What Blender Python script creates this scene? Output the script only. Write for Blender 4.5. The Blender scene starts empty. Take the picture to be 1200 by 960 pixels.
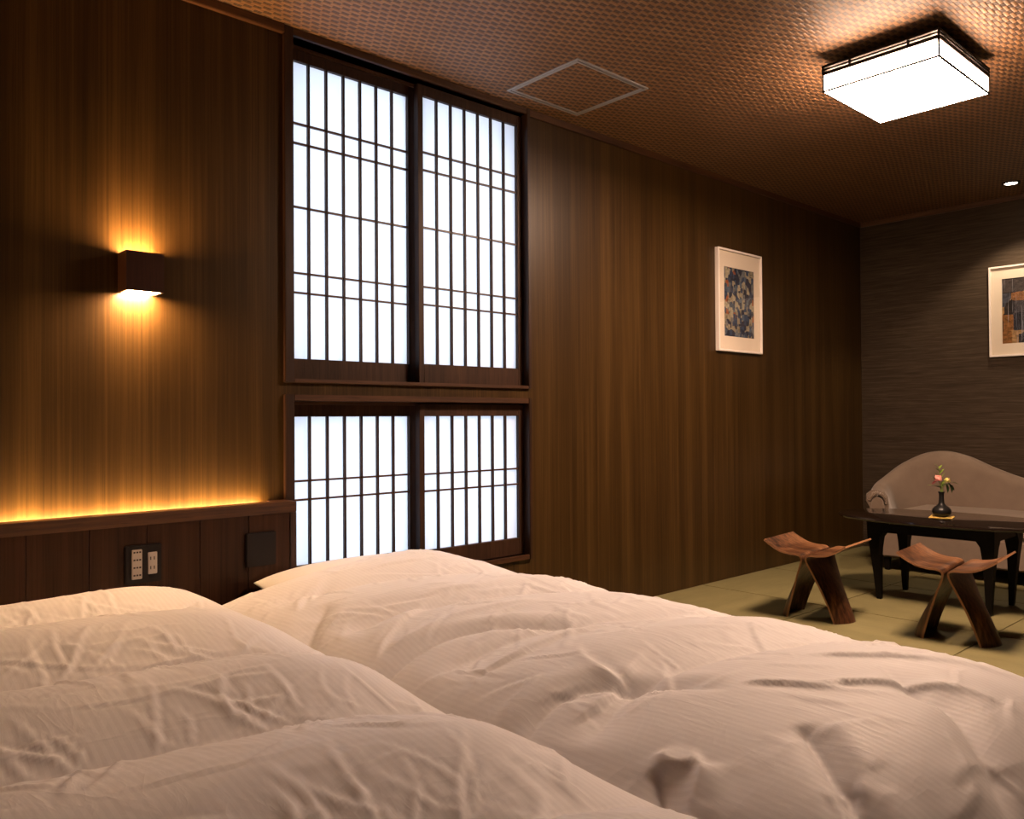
import bpy, bmesh, math, random
import numpy as np
from mathutils import Matrix, Vector
random.seed(7); np.random.seed(7)
SC = bpy.context.scene
COL = SC.collection

# ------------------------------------------------------------------ camera
cd = bpy.data.cameras.new('camera'); cam = bpy.data.objects.new('camera', cd); COL.objects.link(cam)
cd.sensor_fit = 'HORIZONTAL'; cd.sensor_width = 36.0; cd.lens = 962.94 * 36 / 1200
cd.clip_start = 0.02; cd.clip_end = 60
Rv = Vector((0.73846429, -0.67426119, -0.00650764)); Uv = Vector((-0.00284936, -0.01277136, 0.99991438)); Fv = Vector((0.67428657, 0.73838252, 0.0113524))
m3 = Matrix((Rv, Uv, -Fv)).transposed()
cam.matrix_world = Matrix.Translation((0, -2.76066, 0.95972)) @ m3.to_4x4()
SC.camera = cam
# ------------------------------------------------------------------ light levels
SC.view_settings.view_transform = 'Standard'; SC.view_settings.look = 'None'
SC.view_settings.gamma = 1.0; SC.view_settings.use_curve_mapping = False
SC.view_settings.exposure = 0.0
L_WARM = (1.0, 0.655, 0.45)
L_CEIL_BOTTOM, L_CEIL_SIDE, L_CEIL_SLAT = 165.0, 52.0, 3.0
L_SCONCE_UP, L_SCONCE_DOWN = 390.0, 540.0
L_LED = 180.0
W_DOWN = 50.0
L_SKY = 3.55
world = bpy.data.worlds.new('daylight'); SC.world = world; world.use_nodes = True
wbg = world.node_tree.nodes['Background']; wbg.inputs[0].default_value = (0.735, 0.835, 1.0, 1); wbg.inputs[1].default_value = L_SKY
SC.cycles.max_bounces = 8; SC.cycles.diffuse_bounces = 4; SC.cycles.glossy_bounces = 4
SC.cycles.sample_clamp_indirect = 4.0
SC.cycles.caustics_reflective = False; SC.cycles.caustics_refractive = False

# ------------------------------------------------------------------ helpers
class MB:
    def __init__(s): s.v = []; s.f = []
    def add(s, vs, fs):
        o = len(s.v); s.v += [tuple(p) for p in vs]; s.f += [tuple(i + o for i in q) for q in fs]; return s
    def box(s, x0, x1, y0, y1, z0, z1):
        return s.add([(x0,y0,z0),(x1,y0,z0),(x1,y1,z0),(x0,y1,z0),(x0,y0,z1),(x1,y0,z1),(x1,y1,z1),(x0,y1,z1)],
                     [(3,2,1,0),(4,5,6,7),(0,1,5,4),(1,2,6,5),(2,3,7,6),(3,0,4,7)])
    def hexa(s, bot, top):
        return s.add(list(bot) + list(top), [(3,2,1,0),(4,5,6,7),(0,1,5,4),(1,2,6,5),(2,3,7,6),(3,0,4,7)])
    def lathe(s, prof, n=32, c=(0,0,0)):
        vs = []; fs = []
        for r, z in prof:
            for k in range(n):
                a = 2*math.pi*k/n; vs.append((c[0]+r*math.cos(a), c[1]+r*math.sin(a), c[2]+z))
        m = len(prof)
        for i in range(m-1):
            for k in range(n):
                fs.append((i*n+k, i*n+(k+1)%n, (i+1)*n+(k+1)%n, (i+1)*n+k))
        fs.append(tuple(range(n-1,-1,-1))); fs.append(tuple((m-1)*n+k for k in range(n)))
        return s.add(vs, fs)
    def tube(s, pts, rad, n=8):
        pts = [Vector(p) for p in pts]; rads = rad if isinstance(rad, (list, tuple)) else [rad]*len(pts)
        vs = []; fs = []
        for i, p in enumerate(pts):
            t = (pts[min(i+1,len(pts)-1)] - pts[max(i-1,0)]).normalized()
            a = t.cross(Vector((0,0,1)));
            if a.length < 1e-3: a = t.cross(Vector((1,0,0)))
            a.normalize(); b = t.cross(a)
            for k in range(n):
                w = 2*math.pi*k/n; vs.append(p + (a*math.cos(w) + b*math.sin(w))*rads[i])
        for i in range(len(pts)-1):
            for k in range(n): fs.append((i*n+k, i*n+(k+1)%n, (i+1)*n+(k+1)%n, (i+1)*n+k))
        fs.append(tuple(range(n-1,-1,-1))); fs.append(tuple((len(pts)-1)*n+k for k in range(n)))
        return s.add(vs, fs)
    def grid(s, P, closed_u=False):
        P = np.asarray(P); a, b = P.shape[:2]
        vs = P.reshape(-1, 3).tolist(); fs = []
        for i in range(a-1):
            for j in range(b if closed_u else b-1):
                j2 = (j+1) % b; fs.append((i*b+j, i*b+j2, (i+1)*b+j2, (i+1)*b+j))
        return s.add(vs, fs)

def wloc(o):
    p = Vector((0,0,0))
    while o is not None: p = p + o.location; o = o.parent
    return p

def obj(name, mb, mat, parent=None, bevel=0.0, seg=2, smooth=False, sub=0, at=None):
    """Link one mesh object; mb is in world coordinates, at = its origin (defaults to the parent's origin)."""
    me = bpy.data.meshes.new(name)
    pw = wloc(parent) if parent is not None else Vector((0,0,0))
    org = Vector(at) if at is not None else pw
    me.from_pydata([(v[0]-org.x, v[1]-org.y, v[2]-org.z) for v in mb.v], [], mb.f)
    bm = bmesh.new(); bm.from_mesh(me)
    bmesh.ops.recalc_face_normals(bm, faces=bm.faces)
    if bevel > 0:
        bmesh.ops.bevel(bm, geom=[e for e in bm.edges], offset=bevel, segments=seg, affect='EDGES', clamp_overlap=True)
    if smooth:
        for f in bm.faces: f.smooth = True
    bm.to_mesh(me); bm.free()
    if smooth == 'auto':
        me.set_sharp_from_angle(angle=math.radians(35))
    if mat is not None: me.materials.append(mat)
    o = bpy.data.objects.new(name, me); COL.objects.link(o)
    if parent is not None: o.parent = parent
    o.location = org - pw
    if sub:
        md = o.modifiers.new('subsurf', 'SUBSURF'); md.levels = sub; md.render_levels = sub
    return o

def copy_at(src, delta, parent=None):
    o = src.copy(); COL.objects.link(o)
    if parent is not None: o.parent = parent
    o.location = src.location + Vector(delta); return o

def thing(name, label, cat, loc, group=None):
    o = bpy.data.objects.new(name, None); COL.objects.link(o); o.location = loc; o.empty_display_size = .05
    o['label'] = label; o['category'] = cat
    if group: o['group'] = group
    return o

def tag(o, label, cat, group=None):
    o['label'] = label; o['category'] = cat
    if group: o['group'] = group
    return o

def struct(o):
    o['kind'] = 'structure'; return o

def sroot(name, loc):
    o = bpy.data.objects.new(name, None); COL.objects.link(o); o.location = loc; return struct(o)

# ------------------------------------------------------------------ materials
def mat(name, rough=0.5, spec=0.5, base=(.5,.5,.5), **kw):
    m = bpy.data.materials.new(name); m.use_nodes = True
    b = m.node_tree.nodes['Principled BSDF']
    b.inputs['Base Color'].default_value = (*base, 1); b.inputs['Roughness'].default_value = rough
    b.inputs['Specular IOR Level'].default_value = spec
    for k, v in kw.items(): b.inputs[k].default_value = v
    return m

class NT:
    def __init__(s, m): s.t = m.node_tree; s.b = s.t.nodes.get('Principled BSDF')
    def n(s, typ, **kw):
        x = s.t.nodes.new(typ)
        for k, v in kw.items(): setattr(x, k, v)
        return x
    def l(s, a, b): s.t.links.new(a, b)
    def coord(s, scale=(1,1,1), rot=(0,0,0), kind='Object'):
        c = s.n('ShaderNodeTexCoord'); mp = s.n('ShaderNodeMapping')
        mp.inputs['Scale'].default_value = scale; mp.inputs['Rotation'].default_value = rot
        s.l(c.outputs[kind], mp.inputs['Vector']); return mp.outputs[0]
    def noise(s, vec, scale=1, detail=4, rough=.5, dist=0):
        x = s.n('ShaderNodeTexNoise'); x.inputs['Scale'].default_value = scale; x.inputs['Detail'].default_value = detail
        x.inputs['Roughness'].default_value = rough; x.inputs['Distortion'].default_value = dist
        s.l(vec, x.inputs['Vector']); return x.outputs['Fac']
    def ramp(s, fac, stops, interp='LINEAR'):
        r = s.n('ShaderNodeValToRGB'); r.color_ramp.interpolation = interp
        e = r.color_ramp.elements
        while len(e) < len(stops): e.new(.5)
        for i, (p, c) in enumerate(stops): e[i].position = p; e[i].color = (*c, 1)
        s.l(fac, r.inputs[0]); return r.outputs[0]
    def math(s, op, a, b=None, c=None):
        x = s.n('ShaderNodeMath', operation=op)
        for i, v in enumerate((a, b, c)):
            if v is None: continue
            if isinstance(v, (int, float)): x.inputs[i].default_value = v
            else: s.l(v, x.inputs[i])
        return x.outputs[0]
    def mix(s, fac, a, b, blend='MIX'):
        x = s.n('ShaderNodeMix', data_type='RGBA', blend_type=blend)
        for i, v in ((0, fac), (6, a), (7, b)):
            if isinstance(v, (int, float)): x.inputs[i].default_value = v
            elif isinstance(v, tuple): x.inputs[i].default_value = (*v, 1)
            else: s.l(v, x.inputs[i])
        return x.outputs[2]
    def color(s, c): s.l(c, s.b.inputs['Base Color'])
    def bump(s, h, strength=.3, dist=.002):
        x = s.n('ShaderNodeBump'); x.inputs['Strength'].default_value = strength; x.inputs['Distance'].default_value = dist
        s.l(h, x.inputs['Height']); s.l(x.outputs[0], s.b.inputs['Normal'])

def wood(name, dark, mid, light, rough=.4, spec=.5, axis='z', fine=90.0, long=1.2, bump=.15, spread=.17, coat=0.0):
    m = mat(name, rough, spec); t = NT(m)
    def sc(f, g): return {'z': (f, f, g), 'x': (g, f, f), 'y': (f, g, f)}[axis]
    v1 = t.coord(sc(fine, long)); v2 = t.coord(sc(fine*.13, long*.35)); v3 = t.coord(sc(fine*3.2, long*4))
    n1 = t.noise(v1, 1, 5, .6, .3); n2 = t.noise(v2, 1, 3, .5, .6); n3 = t.noise(v3, 1, 2, .6)
    f = t.math('ADD', t.math('MULTIPLY', n1, .55), t.math('MULTIPLY', n2, .45))
    c = t.ramp(f, [(.5-spread, dark), (.5, mid), (.5+spread, light)])
    pore = t.ramp(n3, [(.30, (.45,.45,.45)), (.46, (1,1,1))])
    t.color(t.mix(.7, c, pore, 'MULTIPLY')); t.bump(t.math('ADD', n1, n3), bump, .0012)
    if coat: t.b.inputs['Coat Weight'].default_value = coat; t.b.inputs['Coat Roughness'].default_value = .12
    return m

def emis(name, col, strength, base=(.9,.9,.9)):
    m = mat(name, .6, .2, base)
    b = m.node_tree.nodes['Principled BSDF']
    b.inputs['Emission Color'].default_value = (*col, 1); b.inputs['Emission Strength'].default_value = strength
    return m

M = {}
M['wall'] = wood('walnut_veneer', (.020,.0100,.0026), (.043,.0220,.0055), (.078,.0420,.0118), rough=.36, spec=.30, fine=110, long=.8, bump=.12)
M['head'] = wood('headboard_veneer', (.018,.0075,.004), (.036,.0145,.007), (.062,.025,.012), rough=.4, spec=.15, fine=60, long=.8)
M['trim'] = wood('dark_trim_wood', (.033,.014,.007), (.066,.028,.012), (.115,.05,.02), rough=.42, spec=.35, axis='x', fine=60, long=2.5)
M['trimv'] = wood('dark_upright_wood', (.016,.007,.004), (.030,.0125,.006), (.05,.021,.009), rough=.42, spec=.35, axis='z', fine=60, long=2.5)
M['trimy'] = wood('dark_crown_wood', (.05,.021,.010), (.09,.040,.018), (.14,.062,.026), rough=.45, axis='y', fine=60, long=2.5)
M['shoji'] = wood('shoji_wood', (.022,.010,.006), (.038,.017,.009), (.06,.028,.014), rough=.5, spec=.2, axis='z', fine=60, long=2.5)
M['sconce'] = wood('sconce_wood', (.020,.007,.004), (.036,.012,.006), (.055,.02,.009), rough=.35, axis='z', fine=70, long=2)

def m_ceiling():
    m = mat('woven_ceiling_paper', .55, .45); t = NT(m)
    c = t.n('ShaderNodeTexCoord'); sp = t.n('ShaderNodeSeparateXYZ'); t.l(c.outputs['Object'], sp.inputs[0])
    s = 1/.0148
    wob = t.math('MULTIPLY', t.math('SUBTRACT', t.noise(t.coord((7,7,7)), 1, 2), .5), .35)
    x = t.math('ADD', t.math('MULTIPLY', sp.outputs[0], s), wob); y = t.math('ADD', t.math('MULTIPLY', sp.outputs[1], s), wob)
    ix = t.math('FLOOR', x); iy = t.math('FLOOR', y); fx = t.math('FRACT', x); fy = t.math('FRACT', y)
    k = t.math('FLOORED_MODULO', t.math('ADD', ix, t.math('MULTIPLY', iy, 2.0)), 5.0)
    over = t.math('LESS_THAN', k, 1.5)                       # which strip lies on top in a satin weave
    bx = t.math('SUBTRACT', 1.0, t.math('POWER', t.math('ABSOLUTE', t.math('MULTIPLY_ADD', fx, 2.0, -1.0)), 3.0))
    by = t.math('SUBTRACT', 1.0, t.math('POWER', t.math('ABSOLUTE', t.math('MULTIPLY_ADD', fy, 2.0, -1.0)), 3.0))
    hu = t.math('MULTIPLY', t.math('SUBTRACT', 1.0, over), t.math('MULTIPLY_ADD', by, .6, .4))
    hv = t.math('MULTIPLY', over, t.math('MULTIPLY', bx, .35))
    h = t.math('ADD', hu, hv)
    fib = t.noise(t.coord((60, 400, 60)), 1, 3, .6); big = t.noise(t.coord((3, 14, 3)), 1, 3, .5)
    light = t.ramp(t.math('ADD', t.math('MULTIPLY', fib, .5), t.math('MULTIPLY', big, .5)), [(.3, (.19,.095,.040)), (.7, (.31,.168,.078))])
    dark = (.072,.043,.029)
    wn = t.n('ShaderNodeTexWhiteNoise', noise_dimensions='2D'); cb = t.n('ShaderNodeCombineXYZ'); t.l(ix, cb.inputs[0]); t.l(iy, cb.inputs[1]); t.l(cb.outputs[0], wn.inputs['Vector'])
    light = t.mix(t.math('MULTIPLY', wn.outputs['Value'], .45), light, (.13,.068,.032))
    col = t.mix(over, light, dark)
    col = t.mix(t.math('MULTIPLY', t.math('SUBTRACT', 1.0, t.math('MINIMUM', t.math('ADD', h, .35), 1.0)), .5), col, (.05,.028,.015))
    t.color(col); t.bump(t.math('ADD', h, t.math('MULTIPLY', fib, .12)), .9, .0035)
    return m
M['ceiling'] = m_ceiling()

def m_tatami():
    m = mat('tatami_rush', .62, .35); t = NT(m)
    n = t.noise(t.coord((10, 260, 10)), 1, 3, .6); g = t.noise(t.coord((2.2, 9, 2)), 1, 3, .5)
    c = t.ramp(t.math('ADD', t.math('MULTIPLY', n, .5), t.math('MULTIPLY', g, .5)), [(.3, (.138,.123,.052)), (.7, (.212,.190,.086))])
    t.color(c)
    w = t.n('ShaderNodeTexWave', wave_type='BANDS', bands_direction='Y'); w.inputs['Scale'].default_value = 70; w.inputs['Distortion'].default_value = .4
    t.l(t.coord((1,1,1)), w.inputs['Vector']); t.bump(t.math('ADD', w.outputs['Fac'], n), .25, .0012)
    return m
M['tatami'] = m_tatami()

def m_grass():
    m = mat('grasscloth_paper', .7, .25); t = NT(m)
    n = t.noise(t.coord((4, 7, 330)), 1, 4, .65, .2); g = t.noise(t.coord((2, 2.2, 70)), 1, 4, .6)
    f = t.math('ADD', t.math('MULTIPLY', n, .6), t.math('MULTIPLY', g, .4))
    t.color(t.ramp(f, [(.34, (.024,.016,.009)), (.5, (.048,.033,.020)), (.66, (.088,.063,.040))])); t.bump(f, .5, .002)
    return m
M['grass'] = m_grass()

def m_fabric(name, c0, c1, rough=.85, sheen=.35):
    m = mat(name, rough, .25); t = NT(m)
    n = t.noise(t.coord((5,5,5)), 1, 4, .6, .4); f = t.noise(t.coord((700,700,700)), 1, 2, .5)
    t.color(t.ramp(t.math('ADD', t.math('MULTIPLY', n, .7), t.math('MULTIPLY', f, .3)), [(.3, c0), (.7, c1)]))
    t.bump(f, .15, .0006); t.b.inputs['Sheen Weight'].default_value = sheen; t.b.inputs['Sheen Roughness'].default_value = .4
    return m
M['sofa'] = m_fabric('taupe_velour', (.17,.128,.098), (.24,.185,.142))

def m_duvet():
    m = mat('white_satin_stripe_cotton', .62, .3, (.80,.79,.79)); t = NT(m)
    u = t.n('ShaderNodeUVMap'); sp = t.n('ShaderNodeSeparateXYZ'); t.l(u.outputs[0], sp.inputs[0])
    st = t.math('SINE', t.math('MULTIPLY', sp.outputs[0], 2*math.pi/.013))
    sq = t.ramp(t.math('MULTIPLY_ADD', st, .5, .5), [(.42, (0,0,0)), (.58, (1,1,1))])
    t.color(t.mix(sq, (.795,.782,.80), (.825,.812,.83)))
    r = t.math('MULTIPLY_ADD', t.n('ShaderNodeRGBToBW').outputs[0], 0, .6)
    bw = t.n('ShaderNodeRGBToBW'); t.l(sq, bw.inputs[0])
    t.l(t.math('MULTIPLY_ADD', bw.outputs[0], -.14, .68), t.b.inputs['Roughness'])
    def ridged(sc_, rot, w):
        n = t.noise(t.coord(sc_, (0, 0, rot)), 1, 3, .5, .6)
        r_ = t.math('SUBTRACT', 1.0, t.math('MULTIPLY', t.math('ABSOLUTE', t.math('SUBTRACT', n, .5)), 6.0))
        return t.math('MULTIPLY', t.math('POWER', t.math('MAXIMUM', r_, 0.0), 2.0), w)
    msk = t.ramp(t.noise(t.coord((1,1,1)), 4.5, 2, .5), [(.42, (0,0,0)), (.62, (1,1,1))])
    mb_ = t.n('ShaderNodeRGBToBW'); t.l(msk, mb_.inputs[0])
    inv = t.math('SUBTRACT', 1.0, mb_.outputs[0])
    f = t.math('ADD', t.math('MULTIPLY', ridged((13, 4.5, 8), .3, 1.0), mb_.outputs[0]), t.math('MULTIPLY', ridged((4.5, 11, 8), -.35, .8), inv))
    f = t.math('ADD', f, t.math('MULTIPLY', ridged((28, 11, 16), -.2, .30), mb_.outputs[0]))
    t.bump(t.math('ADD', f, t.math('MULTIPLY', bw.outputs[0], .03)), .13, .004)
    t.b.inputs['Sheen Weight'].default_value = .15
    return m
M['duvet'] = m_duvet()
M['pillow'] = mat('white_cotton', .65, .3, (.80,.785,.78))

def m_paper():
    m = bpy.data.materials.new('shoji_paper'); m.use_nodes = True; t = m.node_tree; t.nodes.clear()
    o = t.nodes.new('ShaderNodeOutputMaterial'); mx = t.nodes.new('ShaderNodeMixShader'); mx.inputs[0].default_value = .45
    tr = t.nodes.new('ShaderNodeBsdfTranslucent'); tr.inputs[0].default_value = (.80,.82,.86,1)
    df = t.nodes.new('ShaderNodeBsdfDiffuse'); df.inputs[0].default_value = (.72,.72,.74,1)
    t.links.new(tr.outputs[0], mx.inputs[1]); t.links.new(df.outputs[0], mx.inputs[2]); t.links.new(mx.outputs[0], o.inputs[0])
    return m
M['paper'] = m_paper()
M['alu'] = mat('brushed_aluminium', .45, .5, (.42,.42,.44), Metallic=.6)
M['black'] = mat('black_plastic', .5, .2, (.010,.007,.007))
M['ivory'] = mat('ivory_plastic', .4, .4, (.62,.55,.47))
M['slot'] = mat('dark_slot', .6, .3, (.05,.04,.03))
M['lacquer'] = mat('black_lacquer', .07, .5, (.008,.005,.004)); 
M['lacquer'].node_tree.nodes['Principled BSDF'].inputs['Coat Weight'].default_value = .15
M['lacleg'] = mat('black_leg_lacquer', .45, .07, (.006,.005,.004))
M['ceramic'] = mat('black_ceramic', .35, .3, (.009,.009,.009))
M['white_frame'] = mat('white_frame', .35, .5, (.82,.76,.72))
M['mount'] = mat('cream_mount', .9, .1, (.74,.66,.55))
M['plain'] = mat('plain_plaster', .9, .1, (.20,.15,.11))
M['lampwood'] = mat('dark_lamp_wood', .6, .1, (.010,.006,.0035))
M['lampedge'] = mat('lamp_edge', .6, .1, (.012,.006,.003))
M['lamp_bottom'] = emis('lamp_bottom_diffuser', L_WARM, L_CEIL_BOTTOM)
M['lamp_side'] = emis('lamp_side_diffuser', L_WARM, L_CEIL_SIDE)
M['lamp_slat_glow'] = emis('lamp_inner_diffuser', L_WARM, L_CEIL_SLAT)
M['sconce_up'] = emis('sconce_upper_lamp', (1.0, .55, .23), L_SCONCE_UP)
M['sconce_down'] = emis('sconce_lower_lamp', (1.0, .58, .28), L_SCONCE_DOWN)
M['led'] = emis('led_strip', (1.0, .60, .24), L_LED)
M['spot'] = emis('downlight_lens', (1.0, .80, .60), 30.0)
M['stool'] = wood('rosewood_ply', (.022,.009,.005), (.098,.041,.017), (.21,.100,.044), rough=.36, spec=.35, axis='y', spread=.09, fine=62, long=1.0, bump=.08)
M['stoolv'] = wood('rosewood_ply_leg', (.018,.007,.004), (.080,.032,.014), (.165,.074,.032), rough=.38, spec=.35, axis='z', spread=.10, fine=62, long=1.0, bump=.08)
M['ply_edge'] = mat('ply_edge', .5, .3, (.26,.13,.06))
M['gold'] = mat('gold_weave', .5, .4, (.50,.34,.08))
M['stem'] = mat('green_stem', .5, .3, (.12,.20,.03)); M['leaf'] = mat('green_leaf', .45, .4, (.15,.23,.03)); M['leafd'] = mat('dark_leaf', .45, .4, (.02,.05,.012))
M['pink'] = mat('pink_petal', .6, .3, (.75,.30,.26)); M['maroon'] = mat('maroon_leaf', .5, .3, (.09,.015,.015)); M['yellow'] = mat('yellow_petal', .6, .3, (.66,.60,.16)); M['rosebud'] = mat('rose_petal', .6, .3, (.72,.28,.22))

def m_glass():
    m = bpy.data.materials.new('picture_glass'); m.use_nodes = True; t = m.node_tree; t.nodes.clear()
    o = t.nodes.new('ShaderNodeOutputMaterial'); mx = t.nodes.new('ShaderNodeMixShader')
    fr = t.nodes.new('ShaderNodeFresnel'); fr.inputs[0].default_value = 1.45
    tr = t.nodes.new('ShaderNodeBsdfTransparent'); gl = t.nodes.new('ShaderNodeBsdfGlossy'); gl.inputs['Roughness'].default_value = .02
    ge = t.nodes.new('ShaderNodeNewGeometry'); mu = t.nodes.new('ShaderNodeMath'); mu.operation = 'MULTIPLY'; iv = t.nodes.new('ShaderNodeMath'); iv.operation = 'SUBTRACT'; iv.inputs[0].default_value = 1.0
    t.links.new(ge.outputs['Backfacing'], iv.inputs[1]); t.links.new(fr.outputs[0], mu.inputs[0]); t.links.new(iv.outputs[0], mu.inputs[1]); t.links.new(mu.outputs[0], mx.inputs[0]); t.links.new(tr.outputs[0], mx.inputs[1]); t.links.new(gl.outputs[0], mx.inputs[2]); t.links.new(mx.outputs[0], o.inputs[0])
    return m
M['glass'] = m_glass()

def m_art(kind):
    m = mat('print_' + kind, .7, .2); t = NT(m)
    if kind == 'mosaic':
        v = t.n('ShaderNodeTexVoronoi', distance='CHEBYCHEV'); v.inputs['Scale'].default_value = 1; v.inputs['Randomness'].default_value = .85
        t.l(t.coord((38, 38, 30)), v.inputs['Vector'])
        bw = t.n('ShaderNodeSeparateColor'); t.l(v.outputs['Color'], bw.inputs[0])
        c = t.ramp(bw.outputs[0], [(0, (.030,.035,.060)), (.22, (.040,.065,.12)), (.40, (.085,.12,.17)), (.54, (.28,.25,.18)), (.68, (.36,.33,.24)), (.80, (.15,.16,.17)), (.90, (.05,.07,.12)), (.96, (.30,.10,.04))], 'CONSTANT')
        n = t.noise(t.coord((60,60,60)), 1, 4, .7)
        v2 = t.n('ShaderNodeTexVoronoi', feature='F1'); v2.inputs['Scale'].default_value = 1; t.l(t.coord((17,17,17)), v2.inputs['Vector'])
        ring = t.ramp(v2.outputs['Distance'], [(0, (1,1,1)), (.16, (1,1,1)), (.19, (0,0,0)), (.30, (0,0,0)), (.33, (1,1,1))], 'LINEAR')
        c = t.mix(t.math('MULTIPLY', t.n('ShaderNodeValue').outputs[0], 0), c, c)
        c = t.mix(.35, c, ring, 'MULTIPLY')
        t.color(t.mix(.75, c, t.ramp(n, [(.3, (.45,.45,.45)), (.7, (1.3,1.3,1.3))]), 'MULTIPLY'))
    else:
        v = t.n('ShaderNodeTexVoronoi', distance='CHEBYCHEV'); v.inputs['Scale'].default_value = 1; v.inputs['Randomness'].default_value = .6
        t.l(t.coord((14, 14, 11)), v.inputs['Vector'])
        bw = t.n('ShaderNodeSeparateColor'); t.l(v.outputs['Color'], bw.inputs[0])
        c = t.ramp(bw.outputs[1], [(0, (.018,.016,.018)), (.35, (.05,.045,.05)), (.5, (.20,.10,.035)), (.68, (.30,.20,.09)), (.85, (.045,.055,.085))], 'CONSTANT')
        n = t.noise(t.coord((40,40,60)), 1, 5, .7)
        ln = t.noise(t.coord((1,150,3)), 1, 2, .5)
        c = t.mix(.9, c, t.ramp(n, [(.3, (.25,.25,.25)), (.7, (1.7,1.5,1.3))]), 'MULTIPLY')
        t.color(t.mix(t.math('MULTIPLY', t.math('GREATER_THAN', ln, .64), .5), c, (.36,.36,.40)))
    return m
M['art1'] = m_art('mosaic'); M['art2'] = m_art('strata')

# ------------------------------------------------------------------ setting: floor, walls, ceiling
XB, H = 6.0476, 2.4; XL, YF = -1.6, -4.6
fl = struct(obj('floor', MB().box(XL-.1, XB+.1, YF-.1, .1, -.12, -.014), M['plain']))
TS = .765; proto = None
ix0 = 3.990 - TS*7; nx_ = 10
for i in range(nx_):
    for j in range(6):
        x0 = ix0 + i*TS; x1 = x0 + TS; y1 = -j*TS + 0.018; y0 = y1 - TS
        if x1 > XB: x1 = XB
        if y1 > 0: y1 = 0.0
        w, d = x1-x0, y1-y0
        full = abs(w-TS) < 1e-4 and abs(d-TS) < 1e-4
        cx, cy = (x0+x1)/2, (y0+y1)/2
        if full and proto is not None:
            o = proto.copy(); COL.objects.link(o); o.location = (cx, cy, 0)
        else:
            o = obj('tatami_mat', MB().box(cx-w/2+.0008, cx+w/2-.0008, cy-d/2+.0008, cy+d/2-.0008, -.012, 0), M['tatami'], fl, bevel=.003, at=(cx, cy, 0))
            if full: proto = o
        if (i + j) % 2 and full: o.rotation_euler.z = math.pi/2
wz1t, wz1b, wz2t, wz2b, wxl, wxr = 2.372, 1.112, 1.030, .335, 1.428, 2.616
WT = .20
wb = MB()
wb.box(XL-.1, wxl, 0, WT, 0, H); wb.box(wxr, XB, 0, WT, 0, H)
wb.box(wxl, wxr, 0, WT, wz1t, H); wb.box(wxl, wxr, 0, WT, wz2t, wz1b); wb.box(wxl, wxr, 0, WT, 0, wz2b)
struct(obj('wall_back', wb, M['wall']))
struct(obj('wall_right', MB().box(XB, XB+.12, YF-.1, WT, 0, H), M['grass']))
struct(obj('wall_left', MB().box(XL-.1, XL, YF-.1, 0, 0, H), M['wall']))
struct(obj('wall_front', MB().box(XL, XB, YF-.1, YF, 0, H), M['wall']))
struct(obj('ceiling', MB().box(XL-.1, XB+.12, YF-.1, WT, H, H+.1), M['ceiling']))
struct(obj('trim_1', MB().box(XL, 1.397, -.022, 0, 2.368, H), M['trim'], bevel=.002))
struct(obj('trim_2', MB().box(2.634, XB-.012, -.012, 0, 2.366, H), M['trim'], bevel=.002))
struct(obj('trim_3', MB().box(XB-.012, XB, YF, 0, 2.366, H), M['trimy'], bevel=.002))

# ------------------------------------------------------------------ windows
def window(name, zt, zb, pane_t, pane_b, hfr, trim_t, trim_b, has_top):
    rt = sroot(name, ((wxl+wxr)/2, 0, zb))
    fy0, fy1 = -.017, .19
    # surround: jambs, header, sill
    obj('frame_jamb', MB().box(1.398, wxl+.006, fy0, fy1, trim_b, trim_t), M['trimv'], rt, bevel=.002)
    obj('frame_jamb', MB().box(wxr-.002, 2.632, fy0, fy1, trim_b, trim_t), M['trimv'], rt, bevel=.002)
    obj('frame_header', MB().box(wxl+.006, wxr-.002, fy0+.002, fy1, zt, trim_t), M['trim'], rt, bevel=.002)
    obj('frame_sill', MB().box(wxl+.006, wxr-.002, fy0+.002, fy1, trim_b, zb), M['trim'], rt, bevel=.002)
    obj('track_rail', MB().box(wxl+.006, wxr-.002, .055, .066, zt-.012, zt), M['trim'], rt)
    for side in (0, 1):
        if side == 0: x0, x1, px0, px1, y0 = 1.434, 2.036, 1.467, 2.001, .066
        else:         x0, x1, px0, px1, y0 = 2.020, 2.612, 2.046, 2.583, .022
        yb = y0 + .030; yp = y0 + .018
        fr = MB()
        fr.box(x0, px0, y0, yb, zb, zt-.006); fr.box(px1, x1, y0, yb, zb, zt-.006)
        fr.box(px0, px1, y0+.001, yb, pane_t, zt-.006); fr.box(px0, px1, y0+.001, yb, zb, pane_b)
        sc = obj('shoji_screen', fr, M['shoji'], rt, bevel=.0012, seg=1)
        cw = (px1-px0)/7; ph = pane_t-pane_b
        bar = None; bw = .0085
        for k in range(1, 7):
            if bar is None:
                bar = obj('lattice_bar', MB().box(px0+cw-bw/2, px0+cw+bw/2, y0+.004, yp-.001, pane_b, pane_t), M['shoji'], sc)
            else: copy_at(bar, (cw*(k-1), 0, 0), sc)
        rows = [0.0] + list(hfr) + [1.0]; hb = None
        for fz in hfr:
            z = pane_t - ph*fz
            if hb is None:
                hb = obj('lattice_rail', MB().box(px0, px1, y0+.007, yp-.001, z-.0038, z+.0038), M['trim'], sc); hz = z
            else: copy_at(hb, (0, 0, z-hz), sc)
        for r in range(len(rows)-1):
            za, zc = pane_t-ph*rows[r], pane_t-ph*rows[r+1]; pn = None
            for k in range(7):
                if pn is None:
                    q = MB().add([(px0, yp, zc), (px0+cw, yp, zc), (px0+cw, yp, za), (px0, yp, za)], [(0,1,2,3)])
                    pn = obj('paper_pane', q, M['paper'], sc)
                else: copy_at(pn, (cw*k, 0, 0), sc)
window('window_1', wz1t, wz1b, 2.320, 1.192, (.2085, .275, .490, .712, .778), 2.3995, 1.097, True)
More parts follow.
